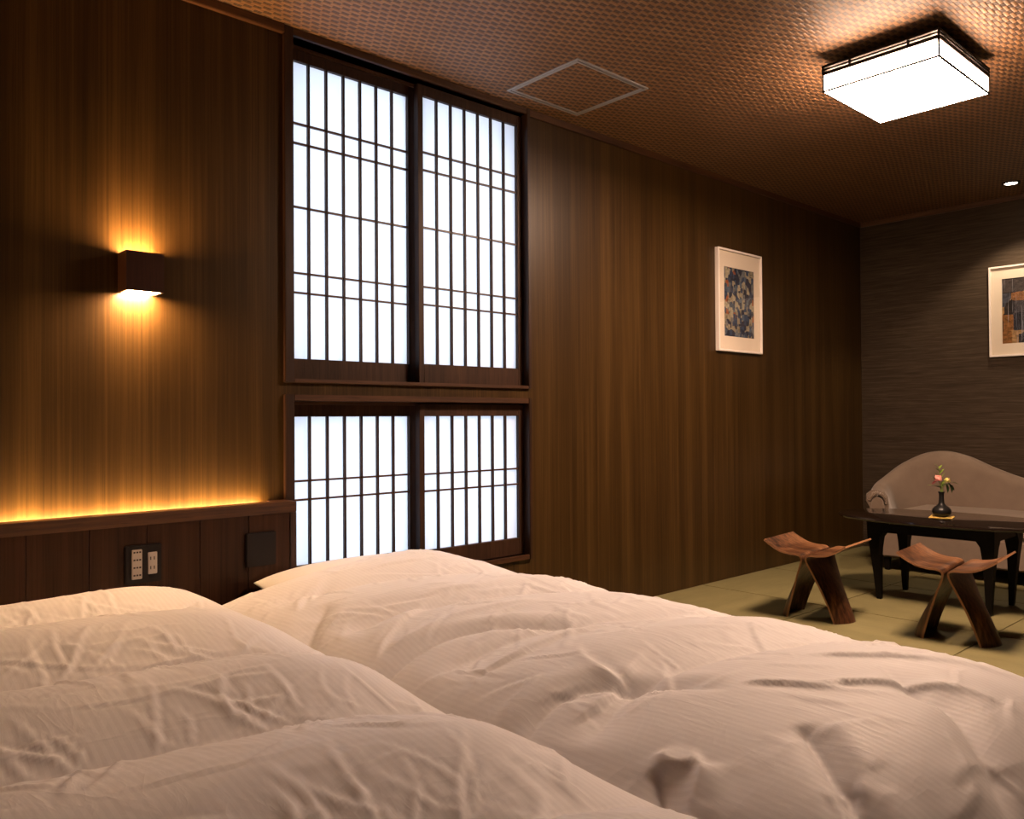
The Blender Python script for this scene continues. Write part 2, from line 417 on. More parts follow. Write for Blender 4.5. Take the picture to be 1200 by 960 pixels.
window('window_2', wz2t, wz2b, .973, .411, (.433, .560), 1.054, .312, False)

# ------------------------------------------------------------------ headboard with cove light
HX0, HX1, HY = -1.0, 1.397, -.10
hbd = thing('headboard', 'dark walnut headboard with a glowing ledge along the wall below the wall lamp', 'headboard', (.2, HY/2, 0))
seams = [HX0]; x = .722 - .166*9
xs = [HX0] + [x + .166*k for k in range(0, 14) if HX0+.03 < x+.166*k < 1.36] + [1.372]
for a, b in zip(xs[:-1], xs[1:]):
    obj('panel', MB().box(a+.0007, b-.0007, HY+.004, HY+.018, 0.0, .638), M['head'], hbd, bevel=.0006, seg=1)
obj('panel_light_stop', MB().box(HX0, 1.372, HY+.018, HY+.03, 0.0, .636), M['black'], hbd)  # added backing, out of sight; stops strip light leaking through the panel seams
obj('ledge', MB().box(HX0, HX1, HY, -.036, .636, .674), M['trim'], hbd, bevel=.002)
obj('ledge_backing', MB().box(HX0, HX1-.03, -.040, -.001, .636, .646), M['trim'], hbd)
obj('ledge_return', MB().box(1.33, HX1, -.037, -.001, .636, .673), M['trim'], hbd)
obj('end_board', MB().box(1.372, HX1, HY+.001, -.001, 0.0, .637), M['trimv'], hbd, bevel=.002)
obj('light_strip', MB().box(HX0+.02, 1.30, -.033, -.010, .648, .660), M['led'], hbd)

# wall plates
yp = HY + .004
so = thing('wall_outlet', 'black double wall plate with a white four-row switch and a two-gang socket', 'outlet', (.875, yp, .515))
obj('plate', MB().box(.820, .930, yp-.010, yp, .459, .577), M['black'], so, bevel=.003)
sw = obj('switch', MB().box(.8385, .8695, yp-.0145, yp-.009, .473, .564), M['ivory'], so, bevel=.0015)
for k in range(4):
    for q in range(3):
        xx = .8435 + q*.0085; zz = .483 + k*.0235
        obj('switch_mark', MB().box(xx, xx+.0055, yp-.0152, yp-.0143, zz, zz+.005), M['slot'], sw)
sk = obj('socket', MB().box(.887, .9155, yp-.0125, yp-.009, .484, .552), M['ivory'], so, bevel=.0015)
for zz in (.499, .528):
    for xx in (.894, .9045):
        obj('socket_slot', MB().box(xx, xx+.003, yp-.0130, yp-.0122, zz, zz+.010), M['slot'], sk)
bp = obj('blank_plate', MB().box(1.207, 1.316, yp-.011, yp, .463, .578), M['black'], bevel=.003, at=(1.26, yp, .46))
tag(bp, 'square black blank cover plate on the headboard near its right end', 'cover plate')

# ------------------------------------------------------------------ wall sconce
sc_ = thing('wall_sconce', 'dark walnut box wall lamp lighting the wall above and below it', 'wall lamp', (.89, -.04, 1.368))
sb = MB(); t_ = .008; a0, a1, b0, b1 = .832, .947, -.083, -.0005
sb.box(a0, a0+t_, b0, b1, 1.368, 1.492); sb.box(a1-t_, a1, b0, b1, 1.368, 1.492)
sb.box(a0+t_, a1-t_, b0, b0+t_, 1.368, 1.492); sb.box(a0+t_, a1-t_, b1-.004, b1, 1.368, 1.492)
obj('shade', sb, M['sconce'], sc_)
obj('upper_diffuser', MB().box(a0+t_+.001, a1-t_-.001, b0+t_+.001, b1-.005, 1.470, 1.486), M['sconce_up'], sc_)
obj('lower_diffuser', MB().box(a0+t_+.001, a1-t_-.001, b0+t_+.001, b1-.005, 1.372, 1.390), M['sconce_down'], sc_)

# ------------------------------------------------------------------ ceiling lamp, hatch, downlight
lx0, lx1, ly0, ly1 = 3.112, 3.632, -1.636, -1.196
cl = thing('ceiling_lamp', 'square white glowing ceiling lamp with dark slatted wooden rim', 'ceiling lamp', (3.372, -1.416, 2.4))
e_ = .004
obj('bottom_diffuser', MB().box(lx0+e_, lx1-e_, ly0+e_, ly1-e_, 2.2505, 2.2565), M['lamp_bottom'], cl)
sd = MB(); zt_, zb_ = 2.318, 2.257
sd.box(lx0+e_, lx1-e_, ly0+e_, ly0+2*e_, zb_, zt_); sd.box(lx0+e_, lx1-e_, ly1-2*e_, ly1-e_, zb_, zt_)
sd.box(lx0+e_, lx0+2*e_, ly0+2*e_, ly1-2*e_, zb_, zt_); sd.box(lx1-2*e_, lx1-e_, ly0+2*e_, ly1-2*e_, zb_, zt_)
obj('side_diffuser', sd, M['lamp_side'], cl)
w_ = .006
ed = MB()
for (xa, ya) in ((lx0, ly0), (lx1-w_, ly0), (lx0, ly1-w_), (lx1-w_, ly1-w_)): ed.box(xa, xa+w_, ya, ya+w_, 2.25, 2.356)
for z in (2.2495, 2.316):
    ed.box(lx0+w_, lx1-w_, ly0, ly0+w_, z, z+w_); ed.box(lx0+w_, lx1-w_, ly1-w_, ly1, z, z+w_)
    ed.box(lx0, lx0+w_, ly0+w_, ly1-w_, z, z+w_); ed.box(lx1-w_, lx1, ly0+w_, ly1-w_, z, z+w_)
obj('edge_frame', ed, M['lampedge'], cl)
for z in (2.3225, 2.3345, 2.3465):
    sl = MB(); hgt = .0062; q = .0015; d_ = .012
    sl.box(lx0-q, lx1+q, ly0-q, ly0+d_, z, z+hgt); sl.box(lx0-q, lx1+q, ly1-d_, ly1+q, z, z+hgt)
    sl.box(lx0-q, lx0+d_, ly0+d_, ly1-d_, z, z+hgt); sl.box(lx1-d_, lx1+q, ly0+d_, ly1-d_, z, z+hgt)
    obj('rim_slat', sl, M['lampwood'], cl)
for fx in (.12, .5, .88):
    for yy in (ly0+.001, ly1-.009):
        xx = lx0 + (lx1-lx0)*fx; obj('slat_post', MB().box(xx-.004, xx+.004, yy, yy+.008, 2.319, 2.354), M['lampwood'], cl)
for fy in (.25, .75):
    for xx in (lx0+.001, lx1-.009):
        yy = ly0 + (ly1-ly0)*fy; obj('slat_post', MB().box(xx, xx+.008, yy-.004, yy+.004, 2.319, 2.354), M['lampwood'], cl)
obj('inner_diffuser', MB().box(lx0+.035, lx1-.035, ly0+.035, ly1-.035, 2.319, 2.352), M['lamp_slat_glow'], cl)
obj('top_board', MB().box(lx0+.004, lx1-.004, ly0+.004, ly1-.004, 2.3535, 2.358), M['lampwood'], cl)
obj('ceiling_mount', MB().box(3.372-.12, 3.372+.12, -1.416-.1, -1.416+.1, 2.358, 2.4), M['lampwood'], cl)

hx0, hx1, hy0, hy1 = 2.402, 2.852, -.534, -.108
ht = thing('access_hatch', 'square ceiling access hatch with a double grey metal rim beside the window', 'hatch', ((hx0+hx1)/2, (hy0+hy1)/2, 2.4))
def ring(i0, i1, z0, z1):
    r = MB(); r.box(hx0+i0, hx1-i0, hy0+i0, hy0+i1, z0, z1); r.box(hx0+i0, hx1-i0, hy1-i1, hy1-i0, z0, z1)
    r.box(hx0+i0, hx0+i1, hy0+i1, hy1-i1, z0, z1); r.box(hx1-i1, hx1-i0, hy0+i1, hy1-i1, z0, z1); return r
obj('outer_rim', ring(0, .0095, 2.394, 2.4), M['alu'], ht, bevel=.001, seg=1)
obj('inner_rim', ring(.0165, .026, 2.3945, 2.4), M['alu'], ht, bevel=.001, seg=1)
obj('hatch_panel', MB().box(hx0+.026, hx1-.026, hy0+.026, hy1-.026, 2.3975, 2.4), M['ceiling'], ht, at=(0, 0, 2.4))

dl = thing('downlight', 'small round recessed downlight with a black rim above the sofa', 'downlight', (5.70, -1.108, 2.4))
def annulus(r0, r1, z0, z1, n=40):
    P = []
    for r, z in ((r0, z1), (r1, z1), (r1, z0), (r0, z0), (r0, z1)):
        P.append([(5.70+r*math.cos(2*math.pi*k/n), -1.108+r*math.sin(2*math.pi*k/n), z) for k in range(n)])
    return MB().grid(P, closed_u=True)
obj('trim_ring', annulus(.036, .050, 2.393, 2.4), M['black'], dl, smooth='auto')
obj('lens', MB().lathe([(.035, 2.3955), (.035, 2.3995)], 32, (5.70, -1.108, 0)), M['spot'], dl)
sp = bpy.data.lights.new('downlight_beam', 'SPOT'); sp.energy = W_DOWN; sp.color = (1.0, .74, .50); sp.spot_size = math.radians(105); sp.spot_blend = .35; sp.shadow_soft_size = .03
so_ = bpy.data.objects.new('downlight_beam', sp); COL.objects.link(so_); so_.parent = dl; so_.location = (0, 0, -.012)

# ------------------------------------------------------------------ framed pictures
p1 = thing('framed_print', 'white framed abstract print of blue and cream patches on the wood wall', 'picture', (4.37, 0, 1.355))
def frame(parent, axis, a0, a1, z0, z1, art, sgn=-1, mt=.083, mb=.083, ms=.062):
    def bx(mb_, a, b, d0, d1, c, d):
        if axis == 'y': mb_.box(a, b, min(sgn*d0, sgn*d1), max(sgn*d0, sgn*d1), c, d)
        else: mb_.box(XB+min(sgn*d0, sgn*d1), XB+max(sgn*d0, sgn*d1), a, b, c, d)
        return mb_
    w = .012; D = .026
    f = MB(); bx(f, a0, a0+w, 0, D, z0, z1); bx(f, a1-w, a1, 0, D, z0, z1); bx(f, a0+w, a1-w, 0, D, z1-w, z1); bx(f, a0+w, a1-w, 0, D, z0, z0+w)
    obj('frame', f, M['white_frame'], parent, bevel=.001, seg=1)
    mo = MB(); s1, s2 = a0+ms, a1-ms; t1, t2 = z0+mb, z1-mt
    bx(mo, a0+w, s1, .006, .014, z0+w, z1-w); bx(mo, s2, a1-w, .006, .014, z0+w, z1-w); bx(mo, s1, s2, .006, .014, t2, z1-w); bx(mo, s1, s2, .006, .014, z0+w, t1)
    obj('mount_board', mo, M['mount'], parent)
    obj('print', bx(MB(), s1-.005, s2+.005, .004, .010, t1-.005, t2+.005), art, parent)
    obj('glazing', bx(MB(), a0+w-.002, a1-w+.002, .018, .0195, z0+w-.002, z1-w+.002), M['glass'], parent)
frame(p1, 'y', 4.148, 4.628, 1.354, 1.966, M['art1'], mt=.105, mb=.092, ms=.075)
p2 = thing('framed_print', 'white framed abstract print in brown and black with pale vertical lines above the sofa', 'picture', (XB, -1.14, 1.35))
frame(p2, 'x', -1.413, -.873, 1.348, 1.944, M['art2'], mt=.085, mb=.085, ms=.075)

# ------------------------------------------------------------------ stools
def make_stool(name, label, cx, cy, rot):
    root = thing(name, label, 'stool', (cx, cy, 0), 'curved plywood stools')
    # profile of one half: (y, z, half depth front/back, outward bow)
    def spl(pts, n):
        pts = np.array(pts, float); t = np.linspace(0, len(pts)-1, n); out = []
        for s in t:
            i = min(int(s), len(pts)-2); f = s-i
            p0 = pts[max(i-1,0)]; p1_ = pts[i]; p2_ = pts[i+1]; p3 = pts[min(i+2, len(pts)-1)]
            out.append(.5*((2*p1_) + (-p0+p2_)*f + (2*p0-5*p1_+4*p2_-p3)*f*f + (-p0+3*p1_-3*p2_+p3)*f**3))
        return np.array(out)
    prof = spl([(.190,.375,.172,0), (.160,.354,.174,0), (.115,.331,.176,0), (.070,.322,.177,0), (.035,.321,.178,.0), (.014,.314,.177,.0), (.0065,.296,.174,.002),
                (.012,.272,.168,.006), (.035,.215,.150,.018), (.062,.145,.128,.032), (.086,.075,.112,.044), (.108,.0,.100,.054)], 56)
    n = 15; th = .0085
    us = np.linspace(-1, 1, n)
    for sgn in (1, -1):
        yz = prof[:, :2]; tg = np.gradient(yz, axis=0); tg /= np.linalg.norm(tg, axis=1)[:, None]
        nrm = np.stack([tg[:, 1], -tg[:, 0]], 1)
        rows_a, rows_b = [], []
        for k, (y, z, hx, bo) in enumerate(prof):
            yy = y + bo*(1-us**2); ra = np.stack([us*hx, sgn*yy, np.full(n, z)], 1)
            off = -nrm[k]*th            # second face of the sheet
            rb = ra + np.array([0, sgn*off[0], off[1]]); 
            if k == len(prof)-1: rb[:, 2] = 0
            rows_a.append(ra); rows_b.append(rb)
        A = np.array(rows_a); B = np.array(rows_b)
        A[:, :, 1] = np.where(sgn*A[:, :, 1] < .0006, sgn*.0006, A[:, :, 1]); B[:, :, 1] = np.where(sgn*B[:, :, 1] < .0006, sgn*.0006, B[:, :, 1])
        A[:, :, 2] = np.maximum(A[:, :, 2], 0); B[:, :, 2] = np.maximum(B[:, :, 2], 0)
        kcut = 26
        def shell(a, b, name_, mt):
            mb = MB(); P = np.concatenate([a, b[:, ::-1]], 1); mb.grid(P + np.array([cx, cy, 0]), closed_u=True)
            m_, w = P.shape[:2]; mb.f.append(tuple(range(w))); mb.f.append(tuple((m_-1)*w + k for k in range(w)))
            o = obj(name_, mb, mt, root, smooth='auto')
            o.data.materials.append(M['ply_edge'])
            for p in o.data.polygons:
                vs = p.vertices
                if len(vs) > 4: p.material_index = 1
                else:
                    cols = sorted(set(v % w for v in vs))
                    if cols in ([n-1, n], [0, w-1]): p.material_index = 1
            return o
        shell(A[:kcut+1], B[:kcut+1], 'seat', M['stool']); shell(A[kcut:], B[kcut:], 'leg', M['stoolv'])
    obj('brass_rod', MB().tube([(cx, cy-.028, .262), (cx, cy+.028, .262)], .004, 10), M['gold'], root, smooth='auto')
    root.rotation_euler.z = rot
    return root
make_stool('curved_stool', 'wooden curved plywood stool nearer the wood wall, left of the pair', 3.750, -.826, .107)
make_stool('curved_stool', 'wooden curved plywood stool nearer the camera, in front of the table right legs', 3.814, -1.424, .102)

# ------------------------------------------------------------------ low table
tcx, tcy = 4.515, -1.12
tb = thing('coffee_table', 'low black lacquered oval table in front of the sofa', 'table', (tcx, tcy, 0))
def oval(ax, ay, z, n=64, p=2.25):
    out = []
    for k in range(n):
        a = 2*math.pi*k/n; c, s = math.cos(a), math.sin(a)
        out.append((tcx + ax*math.copysign(abs(c)**(2/p), c), tcy + ay*math.copysign(abs(s)**(2/p), s), z))
    return out
def stack(levels):
    mb = MB(); mb.grid([oval(*l) for l in levels], closed_u=True); n = 64; m = len(levels)
    mb.f.append(tuple(range(n))); mb.f.append(tuple((m-1)*n+k for k in range(n))); return mb
obj('tabletop', stack([(.285,.505,.412), (.305,.525,.416), (.312,.532,.424), (.308,.528,.432), (.300,.520,.435)]), M['lacquer'], tb, smooth='auto')
# apron: a thin oval-cornered band
ap = MB(); qa = [];
hxp, hyp = .195, .285
for (dx0, dx1, dy0, dy1) in ((-hxp, hxp, -hyp-.012, -hyp+.012), (-hxp, hxp, hyp-.012, hyp+.012), (-hxp-.012, -hxp+.012, -hyp, hyp), (hxp-.012, hxp+.012, -hyp, hyp)):
    ap.box(tcx+dx0, tcx+dx1, tcy+dy0, tcy+dy1, .355, .413)
obj('apron', ap, M['lacleg'], tb, bevel=.004)
for sx in (-1, 1):
    for sy in (-1, 1):
        fx_, fy_ = tcx + sx*.163, tcy + sy*.262; gx, gy = tcx + sx*.185, tcy + sy*.275
        lg = MB(); lev = [(0, .011), (.02, .0125), (.15, .018), (.27, .025), (.33, .032), (.365, .044), (.39, .055), (.413, .062)]
        P = []
        for z, r in lev:
            t = z/.413; ox, oy = fx_ + (gx-fx_)*t, fy_ + (gy-fy_)*t
            ix, iy = -sx*(r-.03 if r > .03 else 0), -sy*(r-.03 if r > .03 else 0)
            r2 = min(r, .030) + max(r-.030, 0)
            P.append([(ox+ix-r2, oy+iy-r2, z), (ox+ix+r2, oy+iy-r2, z), (ox+ix+r2, oy+iy+r2, z), (ox+ix-r2, oy+iy+r2, z)])
        lg.grid(P, closed_u=True); lg.f.append((0,1,2,3)); lg.f.append(tuple(4*(len(P)-1)+k for k in range(4)))
        obj('leg', lg, M['lacleg'], tb, smooth='auto')

cs = obj('coaster', MB().box(4.450, 4.562, -1.170, -1.060, .4355, .4395), M['gold'], bevel=.001, seg=1, at=(4.506, -1.115, .4355)); cs.rotation_euler.z = .25
tag(cs, 'square gold coaster under the black vase on the table', 'coaster')
vx, vy, vz = 4.506, -1.115, .4398
vs_ = obj('vase', MB().lathe([(.020,0), (.033,.004), (.043,.016), (.046,.028), (.043,.040), (.034,.050), (.021,.059), (.0145,.068), (.0125,.085), (.012,.105), (.0125,.120), (.016,.1265), (.016,.129), (.011,.128), (.0095,.118), (.0095,.075)], 32, (vx, vy, vz)), M['ceramic'], smooth='auto', at=(vx, vy, vz))
tag(vs_, 'small black round-bellied ceramic vase with a long neck holding flowers', 'vase')
def leaf_mb(base, d, L, W, up=(0,0,1), curl=.15):
    d = Vector(d).normalized(); s = d.cross(Vector(up)).normalized(); nn = s.cross(d); base = Vector(base)
    mb = MB(); P = []
    L *= 1.6; W *= 1.75
    for t, w in ((0,.08), (.2,.7), (.45,1), (.7,.75), (.9,.3), (1,.04)):
        c = base + d*L*t - nn*curl*L*t*t
        P.append([c - s*W*w*.5 + nn*.12*W*w, c, c + s*W*w*.5 + nn*.12*W*w])
    mb.grid(P); return mb
def blob(c, r, petals, mt, parent, name):
    c = Vector(c)
    for k in range(petals):
        a = 2*math.pi*k/petals*1.618; el = .15 + .9*(k % 3)/2
        d = Vector((math.cos(a)*math.cos(el), math.sin(a)*math.cos(el), math.sin(el)))
        n_ = 7; P = []
        s = d.cross(Vector((0,0,1))).normalized(); nn = s.cross(d)
        for t in np.linspace(-1, 1, 5):
            P.append([tuple(c + d*r*(.75 - .25*(t*t+q*q)) + s*r*.75*q + nn*r*.75*t) for q in np.linspace(-1, 1, 5)])
        obj(name, MB().grid(P), mt, parent, smooth=True)
top = Vector((vx, vy, vz+.10))
rd = Vector((Rv.x, Rv.y, 0)).normalized()      # across the bunch, roughly along the table
def at(r, z, d=0): return top + rd*r + Vector((0,0,1))*z + Vector((.74,.67,0)).cross(Vector((0,0,1)))*0 + Vector((rd.y*-1, rd.x, 0))*d
# pink rose
fr_ = thing('pink_flower', 'pink rose-like bloom on the left of the bunch in the vase', 'flower', tuple(top))
obj('stem', MB().tube([at(-.002,0), at(-.004,.05), at(-.012,.085)], .0018, 6), M['stem'], fr_)
blob(at(-.016,.098), .019, 9, M['pink'], fr_, 'petal')
obj('leaf', leaf_mb(at(-.012,.088,-.006), rd*-1+Vector((0,0,-.35)), .028, .020), M['maroon'], fr_)
obj('leaf', leaf_mb(at(-.006,.05), rd*-1+Vector((0,0,.35)), .045, .012), M['leaf'], fr_)
obj('leaf', leaf_mb(at(-.02,.095), rd*-1+Vector((0,0,.4)), .022, .010), M['leaf'], fr_)
fy2 = thing('yellow_flower', 'small yellow flower with a rosy heart on the right of the bunch in the vase', 'flower', tuple(top))
obj('stem', MB().tube([at(.003,0), at(.008,.05), at(.026,.08)], .0018, 6), M['stem'], fy2)
blob(at(.031,.088), .015, 7, M['yellow'], fy2, 'petal'); blob(at(.031,.091,-.007), .007, 5, M['rosebud'], fy2, 'petal')
for (r, z, dx, dz, L, W, mt) in ((.012,.06,1,.25,.032,.018,'leaf'), (.03,.075,.8,-.7,.035,.018,'leafd'), (.025,.07,.3,-1,.03,.016,'leafd'), (.045,.078,1,-.1,.028,.012,'leaf'), (.04,.074,.45,-1,.034,.016,'leafd')):
    obj('leaf', leaf_mb(at(r, z), rd*dx+Vector((0,0,dz)), L, W), M[mt], fy2)
fs_ = thing('leafy_sprig', 'tall thin green leafy sprig rising from the middle of the bunch', 'flower', tuple(top))
obj('stem', MB().tube([at(0,0), at(0,.06), at(-.006,.11), at(-.012,.155)], .0014, 6), M['stem'], fs_)  # slender
for k, (r, z) in enumerate([(0,.05), (0,.06), (-.001,.075), (-.003,.09), (-.006,.105), (-.008,.12), (-.010,.135), (-.011,.145), (-.012,.152), (0,.045), (.002,.04)]):
    sx = 1 if k % 2 else -1
    obj('leaf', leaf_mb(at(r, z), rd*sx*.7+Vector((0,0,.9))+Vector((.3*(k % 3-1),.2,0)), .026 if k not in (6,7,8) else .018, .010), M['leaf'], fs_)

# ------------------------------------------------------------------ sofa
sf = thing('sofa', 'taupe upholstered sofa with a humped curving back against the dark wall', 'sofa', (5.6, -1.2, 0))
def catmull(pts, n):
    pts = np.array(pts, float); t = np.linspace(0, len(pts)-1, n); out = []
    for s in t:
        i = min(int(s), len(pts)-2); f = s-i
        p0 = pts[max(i-1,0)]; a = pts[i]; b = pts[i+1]; p3 = pts[min(i+2, len(pts)-1)]
        out.append(.5*((2*a) + (-p0+b)*f + (2*p0-5*a+4*b-p3)*f*f + (-p0+3*a-3*b+p3)*f**3))
    return np.array(out)
# crest path: x, y, crest height, roll radius
path = catmull([(5.20,-.485,.488,.055), (5.32,-.445,.490,.055), (5.46,-.39,.512,.055), (5.62,-.36,.545,.055), (5.76,-.42,.642,.055), (5.83,-.53,.712,.055), (5.85,-.66,.728,.055),
                (5.86,-.80,.695,.055), (5.87,-.95,.625,.055), (5.88,-1.13,.560,.055), (5.88,-1.35,.515,.055), (5.88,-1.6,.50,.055), (5.88,-1.85,.49,.055)], 72)
P = []
for k in range(len(path)):
    x, y, zc, r = path[k]; t = path[min(k+1, len(path)-1), :2] - path[max(k-1, 0), :2]; t /= np.linalg.norm(t)
    inn = np.array([t[1], -t[0]])              # towards the seat
    if inn @ (np.array([5.4, -1.3]) - path[k, :2]) < 0: inn = -inn
    sec = []
    lean = .045
    for (o, z) in [(-.035, .10), (-.040, .25), (-.050, zc-.10), (-.062, zc-.045), (-.050, zc-.012), (-.020, zc), (.015, zc-.008), (.040, zc-.035), (.052, zc-.08), (.062, zc-.13 if zc-.13 > .36 else .36), (.085, .34), (.085, .10)]:
        sec.append((x + inn[0]*o, y + inn[1]*o, z))
    P.append(sec)
mbk = MB(); mbk.grid(np.array(P), closed_u=True); w = len(P[0]); mbk.f.append(tuple(range(w))); mbk.f.append(tuple((len(P)-1)*w+k for k in range(w)))
obj('backrest', mbk, M['sofa'], sf, smooth='auto', sub=1)
# arm front scroll panel
ac = (5.20, -.485)
arm = MB(); ring0 = []
scr = [(-.040,.10), (-.042,.33), (-.052,.39), (-.074,.425), (-.072,.468), (-.040,.494), (0,.498), (.036,.486), (.058,.455), (.066,.41), (.066,.31), (.066,.10)]
P = [[(xx, ac[1]-o*sc2, .10+(z-.10)*1.0) for o, z in scr] for xx, sc2 in ((5.205, 1.0), (5.192, 1.0), (5.186, .93))]
arm.grid(np.array(P), closed_u=True); w = len(scr); arm.f.append(tuple(range(w))); arm.f.append(tuple(2*w+k for k in range(w)))
obj('arm_front', arm, M['sofa'], sf, smooth='auto')
inner = [(-.036,.12), (-.036,.32), (-.036,.40), (-.024,.440), (.004,.456), (.032,.440), (.046,.405), (.048,.32), (.048,.12)]
P = [[(xx, ac[1]-o*s3, z) for o, z in inner] for xx, s3 in ((5.19, 1), (5.178, 1), (5.174, .9))]
ip = MB(); ip.grid(np.array(P), closed_u=True); w = len(inner); ip.f.append(tuple(range(w))); ip.f.append(tuple(2*w+k for k in range(w)))
obj('arm_panel', ip, M['sofa'], sf, smooth='auto', bevel=0)
for k in range(17):
    a = math.radians(168 - k*11)
    c0 = (5.184, ac[1] - .004 - .042*math.cos(a), .416 + .040*math.sin(a)); c1 = (5.187, ac[1] - .002 - .064*math.cos(a), .428 + .062*math.sin(a))
    obj('pleat', MB().tube([c0, ((c0[0]+c1[0])/2-.006, (c0[1]+c1[1])/2, (c0[2]+c1[2])/2), c1], [.0035, .0055, .0045], 6), M['sofa'], sf, smooth=True)
def rbox(x0, x1, y0, y1, z0, z1, bev): return MB().box(x0, x1, y0, y1, z0, z1), bev
b_, bv = rbox(5.165, 5.82, -1.85, -.530, .245, .368, .04)
obj('seat_cushion', b_, M['sofa'], sf, bevel=.035, seg=4, smooth='auto')
obj('seat_base', MB().box(5.170, 5.84, -1.85, -.48, .085, .255), M['sofa'], sf, bevel=.012, seg=3, smooth='auto')
for (xx, yy) in ((5.22,-.53), (5.22,-1.78), (5.80,-.53), (5.80,-1.78)):
    obj('foot', MB().lathe([(.016,0), (.022,.05), (.026,.09)], 12, (xx, yy, 0)), M['lacleg'], sf, smooth='auto')

# ------------------------------------------------------------------ beds
def cloth(x0, x1, y0, y1, core, s=.0135, ex=.04, ey=.035, hang=.16, iters=130, seed=1, gather=None):
    """Relax an oversized sheet over a soft form: distance springs on a grid, gravity, contact and friction."""
    rng = np.random.default_rng(seed)
    def axis_map(a0, a1, prof):
        f = np.linspace(a0, a1, 600); z = prof(f); d = np.hypot(np.diff(f), np.diff(z)); L = np.concatenate([[0], np.cumsum(d)])
        n = int(L[-1]/s) + 1; q = np.linspace(0, L[-1], n); return np.interp(q, L, f)
    xm, ym = (x0+x1)/2, (y0+y1)/2
    xs = axis_map(x0, x1, lambda f: core(f, np.full_like(f, ym))); ys = axis_map(y0, y1, lambda f: core(np.full_like(f, xm), f))
    X, Y = np.meshgrid(xs, ys); Pz = core(X, Y) + .004
    def nz(sc, shp):
        a = rng.standard_normal((int(shp[0]/sc)+4, int(shp[1]/sc)+4)); i = np.arange(shp[0])/sc; j = np.arange(shp[1])/sc
        i0 = i.astype(int); j0 = j.astype(int); fi = (i-i0)[:, None]; fj = (j-j0)[None]; fi = fi*fi*(3-2*fi); fj = fj*fj*(3-2*fj)
        return (a[i0][:, j0]*(1-fi)*(1-fj) + a[i0+1][:, j0]*fi*(1-fj) + a[i0][:, j0+1]*(1-fi)*fj + a[i0+1][:, j0+1]*fi*fj)
    shp = X.shape
    Pz += .008*nz(6, shp) + .006*nz(3, shp) + .006*nz(11, shp); Pz = np.maximum(Pz, core(X, Y))
    P = np.stack([X, Y, Pz], -1)
    C0 = core(X, Y); B0 = np.stack([X, Y, C0], -1)
    gx = 1 + ex*np.clip(1 + .8*nz(14, shp), 0, 3); gy = 1 + ey*np.clip(1 + .8*nz(14, shp), 0, 3)
    if gather is not None: gx = gx + gather(X, Y)
    def rl(a, b, g): return np.linalg.norm(B0[b]-B0[a], axis=-1)*g
    S = slice
    cons = []
    def addc(di, dj, g, w, par):
        a0 = (S(0, shp[0]-di), S(0, shp[1]-dj)) if dj >= 0 else (S(0, shp[0]-di), S(-dj, shp[1]))
        b0 = (S(di, shp[0]), S(dj, shp[1])) if dj >= 0 else (S(di, shp[0]), S(0, shp[1]+dj))
        L = np.linalg.norm(B0[b0]-B0[a0], axis=-1)*g[a0]
        cons.append((a0, b0, L, w))
    addc(0, 1, gx, 1.0, 0); addc(1, 0, gy, 1.0, 0)
    gd = (gx+gy)/2
    addc(1, 1, gd, .45, 0); addc(1, -1, gd, .45, 0); addc(0, 2, gx, .22, 0); addc(2, 0, gy, .22, 0); 
    V = np.zeros_like(P)
    for it in range(iters):
        V *= .90; V[..., 2] -= .00012
        Q = P + V
        for sub in range(5):
            D = np.zeros_like(Q); Wt = np.zeros(shp)
            for a, b, L, w in cons:
                d = Q[b]-Q[a]; ln = np.linalg.norm(d, axis=-1) + 1e-9
                c = d*((ln-L)/ln*.5*w)[..., None]
                D[a] += c; D[b] -= c; Wt[a] += w; Wt[b] += w
            Q += D/Wt[..., None]*1.7
        cz = core(Q[..., 0], Q[..., 1]); hit = Q[..., 2] < cz
        Q[..., 2] = np.maximum(Q[..., 2], cz)
        Q[hit, :2] = P[hit, :2]*.6 + Q[hit, :2]*.4
        V = Q-P; V = np.clip(V, -.01, .01); P = Q
    return P, xs, ys

def bed_core(x0, x1, y0, y1, zb, A, Rx, Ry, bumps=()):
    def f(x, y):
        dx = np.minimum(x-x0, x1-x); dy = np.minimum(y-y0, y1-y)
        ex = 1-np.clip(dx/Rx, 0, 1); ey = 1-np.clip(dy/Ry, 0, 1)
        d = np.clip((ex**2.2 + ey**2.2), 0, 1)
        top = zb + A*np.sqrt(np.maximum(1-d, 0))
        out = np.maximum(np.maximum(-dx, -dy), 0)
        top = top - np.clip(out*9, 0, zb-.03)
        for (bx_, by_, sx, sy, h) in bumps: top = top + h*np.exp(-(((x-bx_)/sx)**2 + ((y-by_)/sy)**2))
        return top
    return f

